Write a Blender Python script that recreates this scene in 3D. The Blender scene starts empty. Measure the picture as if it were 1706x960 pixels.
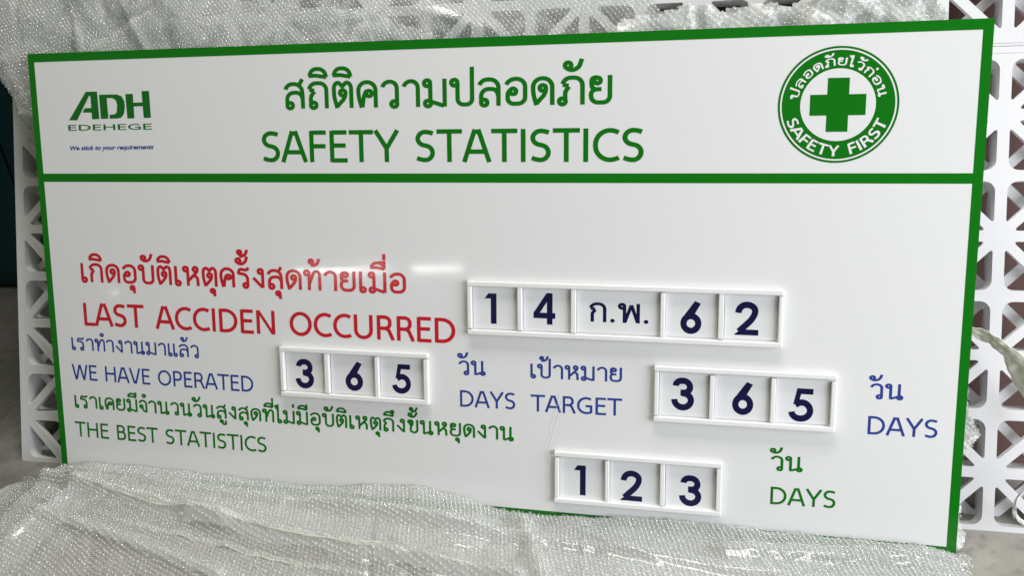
import bpy, bmesh, math, random
import numpy as np
from mathutils import Vector, Matrix
from mathutils.geometry import delaunay_2d_cdt
from math import sin, cos, pi, radians, sqrt

random.seed(7); rng = np.random.default_rng(7)
SC = bpy.context.scene
COL = SC.collection

# ---------------------------------------------------------------- camera
cam = bpy.data.cameras.new('camera')
cam.sensor_width = 36.0; cam.lens = 36.0 * 1484 / 1706
cam.clip_start = 0.05; cam.clip_end = 200
co = bpy.data.objects.new('camera', cam); COL.objects.link(co)
right = Vector((0.97218227, 0.2180912, -0.08542746))
down = Vector((0.02956141, -0.4760529, -0.87891965))
fwd = Vector((-0.23235264, 0.85194475, -0.46925728))
co.matrix_world = Matrix(((right.x, -down.x, -fwd.x, 1.39975),
                          (right.y, -down.y, -fwd.y, -1.25763),
                          (right.z, -down.z, -fwd.z, 1.21143), (0, 0, 0, 1)))
SC.camera = co

# ---------------------------------------------------------------- light
w = bpy.data.worlds.new('World'); SC.world = w; w.use_nodes = True
bg = w.node_tree.nodes['Background']
bg.inputs[0].default_value = (0.88, 0.90, 0.62, 1); bg.inputs[1].default_value = 0.155

def area(name, loc, target, sx, sy, power, col):
    l = bpy.data.lights.new(name, 'AREA'); l.shape = 'RECTANGLE'; l.size = sx; l.size_y = sy
    l.energy = power; l.color = col
    o = bpy.data.objects.new(name, l); COL.objects.link(o)
    o.location = loc
    o.rotation_euler = (Vector(target) - Vector(loc)).to_track_quat('-Z', 'Y').to_euler()
    return o
area('daylight_opening', (4.3, -1.6, 1.55), (1.0, 0.1, 0.4), 3.0, 2.3, 157, (0.95, 0.975, 1.06))
area('overhead_fill', (1.25, 0.5, 4.8), (1.25, 0.49, 0.0), 2.6, 1.0, 152, (1.0, 0.985, 0.92))  # unseen fill added overhead to brighten the floor and the wrap

SC.view_settings.view_transform = 'Standard'
SC.view_settings.look = 'None'
SC.view_settings.exposure = 0.0
SC.view_settings.gamma = 1.0
SC.view_settings.use_curve_mapping = False
SC.cycles.transparent_max_bounces = 24
SC.cycles.max_bounces = 8
SC.cycles.caustics_reflective = False
SC.cycles.caustics_refractive = False

# ---------------------------------------------------------------- helpers
def tag(o, label=None, cat=None, group=None, kind=None):
    if label: o['label'] = label
    if cat: o['category'] = cat
    if group: o['group'] = group
    if kind: o['kind'] = kind
    return o

def link(name, me, mat=None, parent=None):
    o = bpy.data.objects.new(name, me); COL.objects.link(o)
    if mat is not None and me is not None and len(me.materials) == 0: me.materials.append(mat)
    if parent: o.parent = parent
    return o

def empty(name, loc=(0, 0, 0), rot=None, parent=None):
    o = bpy.data.objects.new(name, None); COL.objects.link(o); o.location = loc
    o.empty_display_size = 0.05
    if rot: o.rotation_euler = rot
    if parent: o.parent = parent
    return o

def mesh_np(name, V, F, smooth=False):
    """V (n,3), F list/array of equal-size faces"""
    V = np.asarray(V, dtype=np.float32); F = np.asarray(F, dtype=np.int32)
    me = bpy.data.meshes.new(name)
    me.vertices.add(len(V)); me.vertices.foreach_set('co', V.ravel())
    k = F.shape[1]
    me.loops.add(F.size); me.loops.foreach_set('vertex_index', F.ravel())
    me.polygons.add(len(F))
    me.polygons.foreach_set('loop_start', np.arange(0, F.size, k, dtype=np.int32))
    me.polygons.foreach_set('loop_total', np.full(len(F), k, dtype=np.int32))
    if smooth: me.polygons.foreach_set('use_smooth', np.ones(len(F), dtype=bool))
    me.update(calc_edges=True); me.validate()
    return me

def mesh_pd(name, V, F, smooth=False):
    me = bpy.data.meshes.new(name); me.from_pydata([tuple(v) for v in V], [], [tuple(f) for f in F])
    if smooth:
        for p in me.polygons: p.use_smooth = True
    me.update(); return me

def box_mesh(name, x0, x1, y0, y1, z0, z1, bev=0.0, seg=2):
    bm = bmesh.new()
    vs = [bm.verts.new((x, y, z)) for x in (x0, x1) for y in (y0, y1) for z in (z0, z1)]
    for f in ((0, 1, 3, 2), (4, 6, 7, 5), (0, 4, 5, 1), (2, 3, 7, 6), (0, 2, 6, 4), (1, 5, 7, 3)):
        bm.faces.new([vs[i] for i in f])
    bmesh.ops.recalc_face_normals(bm, faces=bm.faces)
    if bev > 0:
        bmesh.ops.bevel(bm, geom=bm.edges[:], offset=bev, segments=seg, profile=0.5, affect='EDGES')
    me = bpy.data.meshes.new(name); bm.to_mesh(me); bm.free()
    return me

# ---------------------------------------------------------------- materials
def mat(name):
    m = bpy.data.materials.new(name); m.use_nodes = True
    nt = m.node_tree; p = nt.nodes['Principled BSDF']
    return m, nt, p

def simple(name, col, rough=0.5, spec=0.5, var=0.0, scale=8.0, bump=0.0, bscale=200.0, coat=0.0, coatr=0.05):
    m, nt, p = mat(name)
    p.inputs['Base Color'].default_value = (*col, 1)
    p.inputs['Roughness'].default_value = rough
    p.inputs['Specular IOR Level'].default_value = spec
    p.inputs['Coat Weight'].default_value = coat; p.inputs['Coat Roughness'].default_value = coatr
    tc = nt.nodes.new('ShaderNodeTexCoord')
    if var > 0:
        n = nt.nodes.new('ShaderNodeTexNoise'); n.inputs['Scale'].default_value = scale; n.inputs['Detail'].default_value = 6
        nt.links.new(tc.outputs['Object'], n.inputs['Vector'])
        mx = nt.nodes.new('ShaderNodeMix'); mx.data_type = 'RGBA'
        mx.inputs[6].default_value = (*[c * (1 - var) for c in col], 1)
        mx.inputs[7].default_value = (*[min(1, c * (1 + var)) for c in col], 1)
        nt.links.new(n.outputs['Fac'], mx.inputs[0]); nt.links.new(mx.outputs[2], p.inputs['Base Color'])
    if bump > 0:
        n = nt.nodes.new('ShaderNodeTexNoise'); n.inputs['Scale'].default_value = bscale; n.inputs['Detail'].default_value = 4
        nt.links.new(tc.outputs['Object'], n.inputs['Vector'])
        b = nt.nodes.new('ShaderNodeBump'); b.inputs['Strength'].default_value = bump; b.inputs['Distance'].default_value = 0.001
        nt.links.new(n.outputs['Fac'], b.inputs['Height']); nt.links.new(b.outputs[0], p.inputs['Normal'])
    return m

M_white = simple('white_acrylic', (0.79, 0.79, 0.785), 0.035, 0.5, bump=0.05, bscale=9)
def smudge(m, lo, hi):
    nt = m.node_tree; p = nt.nodes['Principled BSDF']; tc = nt.nodes.new('ShaderNodeTexCoord')
    mp = nt.nodes.new('ShaderNodeMapping'); mp.inputs['Scale'].default_value = (1, 2.2, 1); nt.links.new(tc.outputs['Object'], mp.inputs[0])
    n = nt.nodes.new('ShaderNodeTexNoise'); n.inputs['Scale'].default_value = 7; n.inputs['Detail'].default_value = 8; n.inputs['Roughness'].default_value = .7; n.inputs['Distortion'].default_value = 1.2
    nt.links.new(mp.outputs[0], n.inputs['Vector'])
    r = nt.nodes.new('ShaderNodeMapRange'); r.inputs['From Min'].default_value = .35; r.inputs['From Max'].default_value = .7
    r.inputs['To Min'].default_value = lo; r.inputs['To Max'].default_value = hi
    nt.links.new(n.outputs['Fac'], r.inputs['Value']); nt.links.new(r.outputs[0], p.inputs['Roughness'])
smudge(M_white, .03, .11)
M_card = simple('white_card_acrylic', (0.78, 0.785, 0.79), 0.10, 0.5)
M_rail = simple('white_foamed_plastic', (0.84, 0.84, 0.83), 0.32, 0.4, bump=0.12, bscale=60)
M_green = simple('green_print', (0.004, 0.165, 0.006), 0.06, 0.45, var=0.03, scale=30)
M_greenl = simple('green_logo_print', (0.006, 0.14, 0.012), 0.12, 0.45)
M_edge = simple('green_edge', (0.012, 0.25, 0.02), 0.35, 0.4)
M_red = simple('red_print', (0.56, 0.012, 0.025), 0.10, 0.45)
M_blue = simple('blue_print', (0.028, 0.055, 0.29), 0.10, 0.45)
M_navy = simple('navy_print', (0.009, 0.006, 0.055), 0.12, 0.45)
M_lat = simple('white_moulded_plastic', (0.73, 0.73, 0.735), 0.33, 0.45, bump=0.1, bscale=150, var=0.02)
M_brown = simple('red_brown_board', (0.105, 0.055, 0.044), 0.6, 0.3, var=0.35, scale=5, bump=0.3, bscale=40)
M_card_b = simple('brown_cardboard', (0.20, 0.115, 0.07), 0.8, 0.2, var=0.15, scale=25, bump=0.2, bscale=300)
M_tape = simple('cream_plastic_tape', (0.88, 0.86, 0.75), 0.22, 0.5, var=0.04, scale=40)
M_teal = simple('teal_painted_steel', (0.003, 0.05, 0.06), 0.4, 0.4, var=0.3, scale=3)
M_wall = simple('dark_wall_paint', (0.03, 0.038, 0.04), 0.7, 0.3, var=0.4, scale=3, bump=0.3, bscale=30)
M_steel = simple('grey_painted_steel', (0.5, 0.5, 0.5), 0.4, 0.5)
M_hole = simple('dark_screw_recess', (0.02, 0.02, 0.02), 0.8, 0.2)

def concrete():
    m, nt, p = mat('worn_concrete')
    tc = nt.nodes.new('ShaderNodeTexCoord')
    n1 = nt.nodes.new('ShaderNodeTexNoise'); n1.inputs['Scale'].default_value = 3.2; n1.inputs['Detail'].default_value = 9; n1.inputs['Roughness'].default_value = 0.65
    n2 = nt.nodes.new('ShaderNodeTexNoise'); n2.inputs['Scale'].default_value = 38; n2.inputs['Detail'].default_value = 8
    v = nt.nodes.new('ShaderNodeTexVoronoi'); v.inputs['Scale'].default_value = 120
    for n in (n1, n2, v): nt.links.new(tc.outputs['Object'], n.inputs['Vector'])
    r = nt.nodes.new('ShaderNodeValToRGB')
    r.color_ramp.elements[0].position = 0.3; r.color_ramp.elements[0].color = (0.22, 0.205, 0.175, 1)
    r.color_ramp.elements[1].position = 0.7; r.color_ramp.elements[1].color = (0.42, 0.40, 0.36, 1)
    nt.links.new(n1.outputs['Fac'], r.inputs[0])
    r2 = nt.nodes.new('ShaderNodeValToRGB')
    r2.color_ramp.elements[0].position = 0.32; r2.color_ramp.elements[0].color = (0.35, 0.34, 0.33, 1)
    r2.color_ramp.elements[1].position = 0.47; r2.color_ramp.elements[1].color = (1, 1, 1, 1)
    nt.links.new(n2.outputs['Fac'], r2.inputs[0])
    mx = nt.nodes.new('ShaderNodeMix'); mx.data_type = 'RGBA'; mx.blend_type = 'MULTIPLY'; mx.inputs[0].default_value = 0.35
    nt.links.new(r.outputs[0], mx.inputs[6]); nt.links.new(r2.outputs[0], mx.inputs[7])
    # colour darkens with a ragged edge towards the left end of the floor
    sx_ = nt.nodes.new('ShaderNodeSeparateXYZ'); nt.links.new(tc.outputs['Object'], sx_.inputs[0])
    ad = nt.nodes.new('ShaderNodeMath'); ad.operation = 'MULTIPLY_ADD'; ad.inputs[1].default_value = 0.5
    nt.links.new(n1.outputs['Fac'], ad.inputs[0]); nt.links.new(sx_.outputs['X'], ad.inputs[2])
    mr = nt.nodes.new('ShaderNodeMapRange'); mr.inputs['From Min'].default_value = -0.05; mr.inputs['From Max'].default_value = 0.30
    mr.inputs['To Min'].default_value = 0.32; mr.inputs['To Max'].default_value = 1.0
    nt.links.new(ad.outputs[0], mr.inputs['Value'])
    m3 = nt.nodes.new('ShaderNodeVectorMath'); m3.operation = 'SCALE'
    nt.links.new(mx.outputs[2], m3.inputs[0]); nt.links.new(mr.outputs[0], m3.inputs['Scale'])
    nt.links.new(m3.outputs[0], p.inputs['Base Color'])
    p.inputs['Roughness'].default_value = 0.62
    b = nt.nodes.new('ShaderNodeBump'); b.inputs['Strength'].default_value = 0.5; b.inputs['Distance'].default_value = 0.004
    nt.links.new(n2.outputs['Fac'], b.inputs['Height']); nt.links.new(b.outputs[0], p.inputs['Normal'])
    return m
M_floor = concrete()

def film(name, opac, edge, col, rough, bump=0.35, bscale=90, transl=0.35, ior=1.5):
    """thin clear polythene: see-through and slightly milky, with a full strength gloss on top"""
    m, nt, p = mat(name)
    nt.nodes.remove(p)
    tc = nt.nodes.new('ShaderNodeTexCoord')
    n = nt.nodes.new('ShaderNodeTexNoise'); n.inputs['Scale'].default_value = bscale; n.inputs['Detail'].default_value = 3
    nt.links.new(tc.outputs['Object'], n.inputs['Vector'])
    b = nt.nodes.new('ShaderNodeBump'); b.inputs['Strength'].default_value = bump; b.inputs['Distance'].default_value = 0.002
    nt.links.new(n.outputs['Fac'], b.inputs['Height'])
    df = nt.nodes.new('ShaderNodeBsdfDiffuse'); df.inputs[0].default_value = (*col, 1)
    tl = nt.nodes.new('ShaderNodeBsdfTranslucent'); tl.inputs[0].default_value = (*col, 1)
    m1 = nt.nodes.new('ShaderNodeMixShader'); m1.inputs[0].default_value = transl
    nt.links.new(df.outputs[0], m1.inputs[1]); nt.links.new(tl.outputs[0], m1.inputs[2])
    tr = nt.nodes.new('ShaderNodeBsdfTransparent'); tr.inputs[0].default_value = (0.97, 0.98, 0.975, 1)
    lw = nt.nodes.new('ShaderNodeLayerWeight'); lw.inputs[0].default_value = 0.35
    mr = nt.nodes.new('ShaderNodeMapRange'); mr.inputs['To Min'].default_value = opac; mr.inputs['To Max'].default_value = edge
    nt.links.new(lw.outputs['Facing'], mr.inputs['Value'])
    m2 = nt.nodes.new('ShaderNodeMixShader')
    nt.links.new(mr.outputs[0], m2.inputs[0]); nt.links.new(tr.outputs[0], m2.inputs[1]); nt.links.new(m1.outputs[0], m2.inputs[2])
    gl = nt.nodes.new('ShaderNodeBsdfGlossy'); gl.inputs['Roughness'].default_value = rough
    nt.links.new(b.outputs[0], gl.inputs['Normal'])
    f0 = ((ior - 1) / (ior + 1)) ** 2
    lf = nt.nodes.new('ShaderNodeLayerWeight'); lf.inputs[0].default_value = 0.5
    pw = nt.nodes.new('ShaderNodeMath'); pw.operation = 'POWER'; pw.inputs[1].default_value = 4.0
    nt.links.new(lf.outputs['Facing'], pw.inputs[0])
    fr = nt.nodes.new('ShaderNodeMapRange'); fr.inputs['To Min'].default_value = f0; fr.inputs['To Max'].default_value = 0.38
    nt.links.new(pw.outputs[0], fr.inputs['Value'])
    m3 = nt.nodes.new('ShaderNodeMixShader')
    nt.links.new(fr.outputs[0], m3.inputs[0]); nt.links.new(m2.outputs[0], m3.inputs[1]); nt.links.new(gl.outputs[0], m3.inputs[2])
    nt.links.new(m3.outputs[0], nt.nodes['Material Output'].inputs['Surface'])
    return m
M_film = film('polythene_film', 0.60, 0.86, (0.95, 0.95, 0.92), 0.12, transl=0.15, ior=1.45)
M_clear = film('clear_polythene_film', 0.38, 0.80, (0.95, 0.95, 0.92), 0.10, bump=0.6, bscale=45, transl=0.2, ior=1.6)
M_bub = film('polythene_bubble', 0.10, 0.50, (0.97, 0.98, 0.96), 0.07, bump=0.1, bscale=400, transl=0.3, ior=2.15)
M_fold = film('polythene_fold', 0.45, 0.8, (0.93, 0.91, 0.82), 0.15, transl=0.1, ior=1.5)

def lamp_mat():
    m, nt, p = mat('lit_tube')
    p.inputs['Emission Color'].default_value = (1, 0.99, 0.95, 1); p.inputs['Emission Strength'].default_value = 26
    return m
M_tube = lamp_mat()

# ---------------------------------------------------------------- setting
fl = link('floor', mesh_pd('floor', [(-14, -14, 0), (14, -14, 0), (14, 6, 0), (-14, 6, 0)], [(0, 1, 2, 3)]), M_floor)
tag(fl, kind='structure')
wl = link('back_wall', box_mesh('back_wall', -6, 8, 1.9, 2.1, 0, 5.2), M_wall); tag(wl, kind='structure')

lw_ = link('left_shade_wall', box_mesh('left_shade_wall', -2.2, -2.05, -1.4, 1.9, 0, 5.2), M_wall); tag(lw_, kind='structure')  # unseen wall added to keep ambient light off the left back
ce_ = link('shade_ceiling', box_mesh('shade_ceiling', -2.2, 8, -0.6, 2.1, 5.2, 5.3), M_wall); tag(ce_, kind='structure')  # unseen slab added overhead to shade the rear of the scene

# teal cabinet behind the left of the lattice
tc_ = empty('teal_cabinet', (-0.62, 0.85, 0))
tag(tc_, 'teal painted steel cabinet in the dark behind the left end of the lattice', 'cabinet')
link('body', box_mesh('body', -0.75, 0.62, 0, 0.5, 0.0, 1.7, 0.008), M_teal, tc_)
for k in range(2):
    link('door', box_mesh('door', -0.73 + k * 0.68, -0.06 + k * 0.66, -0.018, 0.0, 0.06, 1.66, 0.004), M_teal, tc_)

# red brown board behind the lattice
LEAN = radians(25.19); YAW = radians(1.07); P = 0.1062
LO = Vector((-0.1449, 0.05, 0.0))
brd = empty('brown_board', (0.12, 0.232, 0.0)); brd.rotation_euler = (-LEAN, 0, YAW)
tag(brd, 'reddish brown board leaning behind the white lattice panels', 'board')
link('sheet', box_mesh('sheet', 0, 2.9, 0, 0.02, 0, 1.9, 0.002), M_brown, brd)

# ---------------------------------------------------------------- lattice
def in_poly(px, py, poly):
    inside = np.zeros(px.shape, bool); n = len(poly)
    for i in range(n):
        x0, y0 = poly[i]; x1, y1 = poly[(i + 1) % n]
        c = ((y0 > py) != (y1 > py)) & (px < (x1 - x0) * (py - y0) / (y1 - y0 + 1e-12) + x0)
        inside ^= c
    return inside

def ccw(q):
    a = sum(q[i - 1][0] * q[i][1] - q[i][0] * q[i - 1][1] for i in range(len(q)))
    return list(q) if a > 0 else list(reversed(q))

def fillet(pts, closed=True, n=5):
    out = []; N = len(pts)
    P2 = [Vector(p[:2]) for p in pts]
    D = [(p[2] if len(p) > 2 else 0) for p in pts]
    if not closed: D[0] = D[-1] = 0
    din = list(D); dout = list(D)
    for i in range(N if closed else N - 1):
        j = (i + 1) % N; L = (P2[j] - P2[i]).length
        if dout[i] + din[j] > L * 0.999:
            k = L * 0.999 / (dout[i] + din[j]); dout[i] *= k; din[j] *= k
    for i in range(N):
        p = P2[i]
        if D[i] <= 0:
            out.append(p); continue
        u = (P2[i - 1] - p).normalized(); v = (P2[(i + 1) % N] - p).normalized()
        p0 = p + u * din[i]; p3 = p + v * dout[i]
        c0 = p0 + (p - p0) * 0.5523; c1 = p3 + (p - p3) * 0.5523
        for k in range(n + 1):
            t = k / n
            out.append(p0 * (1 - t) ** 3 + c0 * 3 * t * (1 - t) ** 2 + c1 * 3 * t * t * (1 - t) + p3 * t ** 3)
    res = [out[0]]
    for q in out[1:]:
        if (q - res[-1]).length > 0.004: res.append(q)
    if closed and (res[0] - res[-1]).length < 0.004: res.pop()
    if not closed and (res[-1] - out[-1]).length > 1e-6: res[-1] = out[-1]
    return res

def plate(polys_outer, holes, z0, z1, bev=0.0):
    """flat plate with holes between z=z0 (front) and z=z1 (back): returns V,F (tris)"""
    pts = []; faces = []
    for poly in [polys_outer] + holes:
        poly = ccw(poly)
        idx = list(range(len(pts), len(pts) + len(poly))); pts += [Vector(p) for p in poly]; faces.append(idx)
    ov, oe, of, _, _, orig = delaunay_2d_cdt(pts, [], faces, 1, 1e-7)
    tri = [f for f, og in zip(of, orig) if 0 in og and not any(h in og for h in range(1, len(faces)))]
    n = len(ov)
    V = [(v.x, v.y, z0) for v in ov] + [(v.x, v.y, z1) for v in ov]
    F = []
    for f in tri:
        for k in range(1, len(f) - 1):
            F.append((f[0], f[k], f[k + 1])); F.append((f[0] + n, f[k + 1] + n, f[k] + n))
    # hole walls, own vertices so the edge stays crisp
    for h in holes:
        m = len(h); s = len(V)
        if bev > 0:
            cx = sum(p[0] for p in h) / m; cy = sum(p[1] for p in h) / m
        V += [(p[0], p[1], z0) for p in h] + [(p[0], p[1], z1) for p in h]
        for k in range(m):
            a, b = s + k, s + (k + 1) % m
            F.append((a, b, b + m)); F.append((a, b + m, a + m))
    return V, F

a_ = 0.092; b_ = 0.082; q_ = b_ * sqrt(2)
def tri_holes(flip):
    h1 = fillet([(a_, a_ + q_ + 0.0, 0.075), (a_, 1 - a_, 0.17), (1 - a_ - q_, 1 - a_, 0.075)])
    h2 = fillet([(a_ + q_, a_, 0.075), (1 - a_ - q_ * 0 , a_, 0.17), (1 - a_, 1 - a_ - q_, 0.075)])
    hs = [[(p.x, p.y) for p in h1], [(p.x, p.y) for p in h2]]
    if flip: hs = [[(1 - x, y) for x, y in reversed(h)] for h in hs]
    return hs
SQ = [(0, 0), (1, 0), (1, 1), (0, 1)]
sqh = [[(p.x, p.y) for p in fillet([(a_, a_, 0.17), (1 - a_, a_, 0.17), (1 - a_, 1 - a_, 0.17), (a_, 1 - a_, 0.17)])]]
D1, D2, D3 = -0.012, -0.037, -0.048
modF = [plate(SQ, tri_holes(f), 0, D1 / P) for f in (False, True)]
modB = [plate(SQ, tri_holes(f), D2 / P, D3 / P) for f in (True, False)]
modM = plate(SQ, sqh, D1 / P, D2 / P)

def grid_mesh(name, mods, NX, NY, parity):
    V = []; F = []
    for i in range(NX):
        for j in range(NY):
            # diagonal runs through the star corner of the cell
            flip = ((i + j + parity) % 2 == 0)
            v, f = mods[1 if flip else 0] if isinstance(mods, list) else mods
            s = len(V)
            V += [((x + i) * P, (y + j) * P, z * P) for x, y, z in v]
            F += [(a + s, b + s, c + s) for a, b, c in f]
    return mesh_np(name, V, F)

lat_meshes = {}
NX, NY = 10, 8
for par in (0, 1):
    lat_meshes[par] = (grid_mesh('front_grid', modF, NX, NY, par), grid_mesh('back_grid', modB, NX, NY, par),
                       grid_mesh('rib_walls', modM, NX, NY, par))
def lattice(ci, row0, par, label):
    # local x along the row, local y up the panel, local z out of its face
    rot = Matrix.Rotation(YAW, 4, 'Z') @ Matrix.Rotation(pi / 2 - LEAN, 4, 'X')
    org = LO + (Matrix.Rotation(YAW, 3, 'Z') @ Matrix.Rotation(pi / 2 - LEAN, 3, 'X')) @ Vector((ci, row0, 0))
    t = empty('lattice_panel'); t.matrix_world = Matrix.Translation(org) @ rot
    tag(t, label, 'lattice panel', 'white plastic lattice panels behind the board')
    f, b, m = lat_meshes[par]
    link('front_grid', f, M_lat, t); link('back_grid', b, M_lat, t); link('rib_walls', m, M_lat, t)
    e = 0.0125; W_ = NX * P; H_ = NY * P
    for x0, x1, y0, y1 in ((-e, 0, -e * 0.4, H_ + e), (W_, W_ + e, -e * 0.4, H_ + e), (0, W_, -e * 0.4, 0), (0, W_, H_, H_ + e)):
        link('frame_edge', box_mesh('frame_edge', x0, x1, y0, y1, D3, -0.0002, 0.0012), M_lat, t)
    return t
lattice(0, 0, 0, 'lower left white lattice panel whose bare edge stands left of the sign')
lattice(NX * P + 0.004 - 0.004, 0, 1, 'lower right white lattice panel showing between the sign and the right edge of the photo')
lattice(0, NY * P + 0.018, 0, 'upper left white lattice panel seen blurred through the bubble wrap')
lattice(NX * P, NY * P + 0.018, 0, 'upper right white lattice panel bare above the right end of the sign')

# ---------------------------------------------------------------- sign board
BL = radians(20.0); BW = 1.8; BH = 0.8928; ZB = 0.0232
board = empty('sign_board', (0, 0, ZB))
# board frame: x right, y up the board, z out of its face towards the camera
board.rotation_euler = (pi / 2 - BL, 0, 0)
tag(board, 'white safety statistics sign board with green border leaning on the lattice panels', 'sign board')
BM = Matrix.Translation((0, 0, ZB)) @ Matrix.Rotation(pi / 2 - BL, 4, 'X')
link('panel', box_mesh('panel', 0, BW, -.0045, BH, -0.010, 0, 0.0008), M_white, board)
# printed border and dividing band, wrapped round the edge
def bordermesh():
    o = [(-0.0004, -0.0049), (BW + 0.0004, -0.0049), (BW + 0.0004, BH + 0.0004), (-0.0004, BH + 0.0004)]
    t = 0.0152
    h1 = [(t - .001, 0.6505), (BW - t, 0.6505), (BW - t, BH - 0.0165), (t - .001, BH - 0.0165)]
    h2 = [(t - .001, 0.0105), (BW - t, 0.0095), (BW - t, 0.6335), (t - .001, 0.6335)]
    V, F = plate(o, [h1, h2], 0.0002, 0.00005)
    return mesh_np('border', V, F)
link('border', bordermesh(), M_green, board)
for x0, x1, y0, y1 in ((-0.0006, 0, -0.0051, BH + 0.0006), (BW, BW + 0.0006, -0.0051, BH + 0.0006), (0, BW, BH, BH + 0.0006), (0, BW, -0.0051, -0.0045)):
    link('painted_edge', box_mesh('painted_edge', x0, x1, y0, y1, -0.0098, -0.0001), M_edge, board)

# ---------------------------------------------------------------- lettering: drawn with a round-looped monoline pen
R_ = 0.105
def C_(x, y, r=R_): return ('o', x, y, r)
def S_(*p): return ('p', p)
TOP = 0.937
TH = {
 'ก': (0.74, [S_((.12, 0), (.12, .46, .08), (.26, .63)), S_((.25, .66), (.05, .70)), S_((.05, .72), (.09, TOP, .22), (.66, TOP, .26), (.66, 0))]),
 'ข': (0.72, [C_(.25, .70, .09), S_((.17, .74), (.06, .80, .05), (.07, TOP, .12), (.34, TOP, .12), (.34, .60, .15), (.22, .50, .12), (.22, .063, .18), (.65, .063, .2), (.65, 1))]),
 'ค': (0.74, [S_((.17, 0), (.065, .42, .15), (.065, TOP, .30), (.675, TOP, .30), (.675, 0)), C_(.44, .52, .10), S_((.20, .02), (.26, .50, .25), (.36, .62, .08), (.46, .62))]),
 'ง': (0.60, [C_(.40, .85), S_((.40, .955), (.505, .955, .1), (.505, .03)), S_((.50, .04), (.05, .52))]),
 'จ': (0.62, [S_((.05, .74), (.08, TOP, .2), (.555, TOP, .26), (.555, .03)), S_((.53, .03), (.27, .20, .12), (.27, .48)), C_(.17, .47, .10)]),
 'ด': (0.75, [S_((.17, 0), (.065, .42, .15), (.065, TOP, .30), (.685, TOP, .30), (.685, 0)), C_(.38, .60, .10), S_((.48, .62), (.48, .42, .15), (.19, .08))]),
 'ต': (0.75, [S_((.17, 0), (.065, .42, .15), (.065, TOP, .22), (.24, TOP, .05), (.37, .80), (.50, TOP, .05), (.685, TOP, .22), (.685, 0)), C_(.38, .56, .10), S_((.48, .58), (.48, .40, .15), (.19, .08))]),
 'ถ': (0.75, [C_(.19, .12), S_((.095, .12), (.095, .46, .08), (.24, .63)), S_((.23, .66), (.04, .70)), S_((.04, .72), (.08, TOP, .22), (.67, TOP, .26), (.67, 0))]),
 'ท': (0.80, [C_(.13, .85), S_((.13, .955), (.235, .955, .1), (.235, 0)), S_((.24, .30), (.47, TOP, .16), (.73, TOP, .2), (.73, 0))]),
 'น': (0.82, [C_(.13, .85), S_((.13, .955), (.235, .955, .1), (.235, .0)), S_((.24, .03), (.60, .17)), S_((.64, 1), (.64, .10)), C_(.68, .115)]),
 'บ': (0.80, [C_(.13, .85), S_((.13, .955), (.235, .955, .1), (.235, .063, .2), (.725, .063, .2), (.725, 1))]),
 'ป': (0.80, [C_(.13, .85), S_((.13, .955), (.235, .955, .1), (.235, .063, .2), (.725, .063, .2), (.725, 1.40))]),
 'พ': (0.90, [C_(.13, .85), S_((.13, .955), (.235, .955, .1), (.235, 0)), S_((.25, .03), (.53, .92)), S_((.53, .92), (.80, .03)), S_((.82, 0), (.82, 1))]),
 'ภ': (0.84, [C_(.13, .12), S_((.22, .12), (.22, .46, .08), (.34, .63)), S_((.33, .66), (.14, .70)), S_((.14, .72), (.18, TOP, .22), (.77, TOP, .26), (.77, 0))]),
 'ม': (0.80, [C_(.13, .85), S_((.13, .955), (.235, .955, .1), (.235, .14)), C_(.15, .12), S_((.22, .20), (.70, .03)), S_((.725, 0), (.725, 1))]),
 'ย': (0.74, [C_(.27, .82, .10), S_((.27, .925), (.09, .93, .12), (.09, .52, .15), (.40, .52)), S_((.30, .52), (.075, .50, .15), (.075, .063, .22), (.665, .063, .22), (.665, 1))]),
 'ร': (0.60, [S_((.56, 1.02), (.46, .88, .1), (.12, .95, .1), (.055, .70)), S_((.03, .735), (.50, .66, .2), (.50, .12)), C_(.40, .12)]),
 'ล': (0.75, [S_((.05, .74), (.09, TOP, .22), (.675, TOP, .28), (.675, 0)), S_((.67, .36), (.60, .60, .15), (.10, .60, .25), (.10, .12)), C_(.20, .12)]),
 'ว': (0.62, [S_((.05, .74), (.09, TOP, .22), (.555, TOP, .24), (.555, .12)), C_(.455, .12)]),
 'ส': (0.75, [S_((.05, .72), (.09, .915, .2), (.60, .93, .25), (.675, .60, .12), (.675, 0)), S_((.54, .86), (.68, 1.10)), S_((.67, .36), (.60, .60, .15), (.10, .60, .25), (.10, .12)), C_(.20, .12)]),
 'ห': (0.82, [C_(.13, .85), S_((.13, .955), (.235, .955, .1), (.235, 0)), S_((.24, .24), (.72, .74, .1), (.72, .86)), C_(.62, .85), S_((.50, .53), (.72, .46, .12), (.735, 0))]),
 'อ': (0.74, [S_((.06, .74), (.12, TOP, .24), (.675, TOP, .28), (.675, .063, .24), (.10, .063, .2), (.10, .46, .08), (.22, .58)), C_(.28, .50, .10)]),
 'า': (0.60, [S_((.05, .74), (.09, TOP, .22), (.535, TOP, .24), (.535, 0))]),
 'เ': (0.34, [S_((.095, 1), (.095, .12)), C_(.20, .12)]),
 'ไ': (0.40, [S_((-.06, 1.34), (.03, 1.16), (.15, 1.40, .06), (.155, 1.25), (.155, .12)), C_(.26, .12)]),
 '.': (0.20, [('d', .09, .09, .10)]),
}
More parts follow.
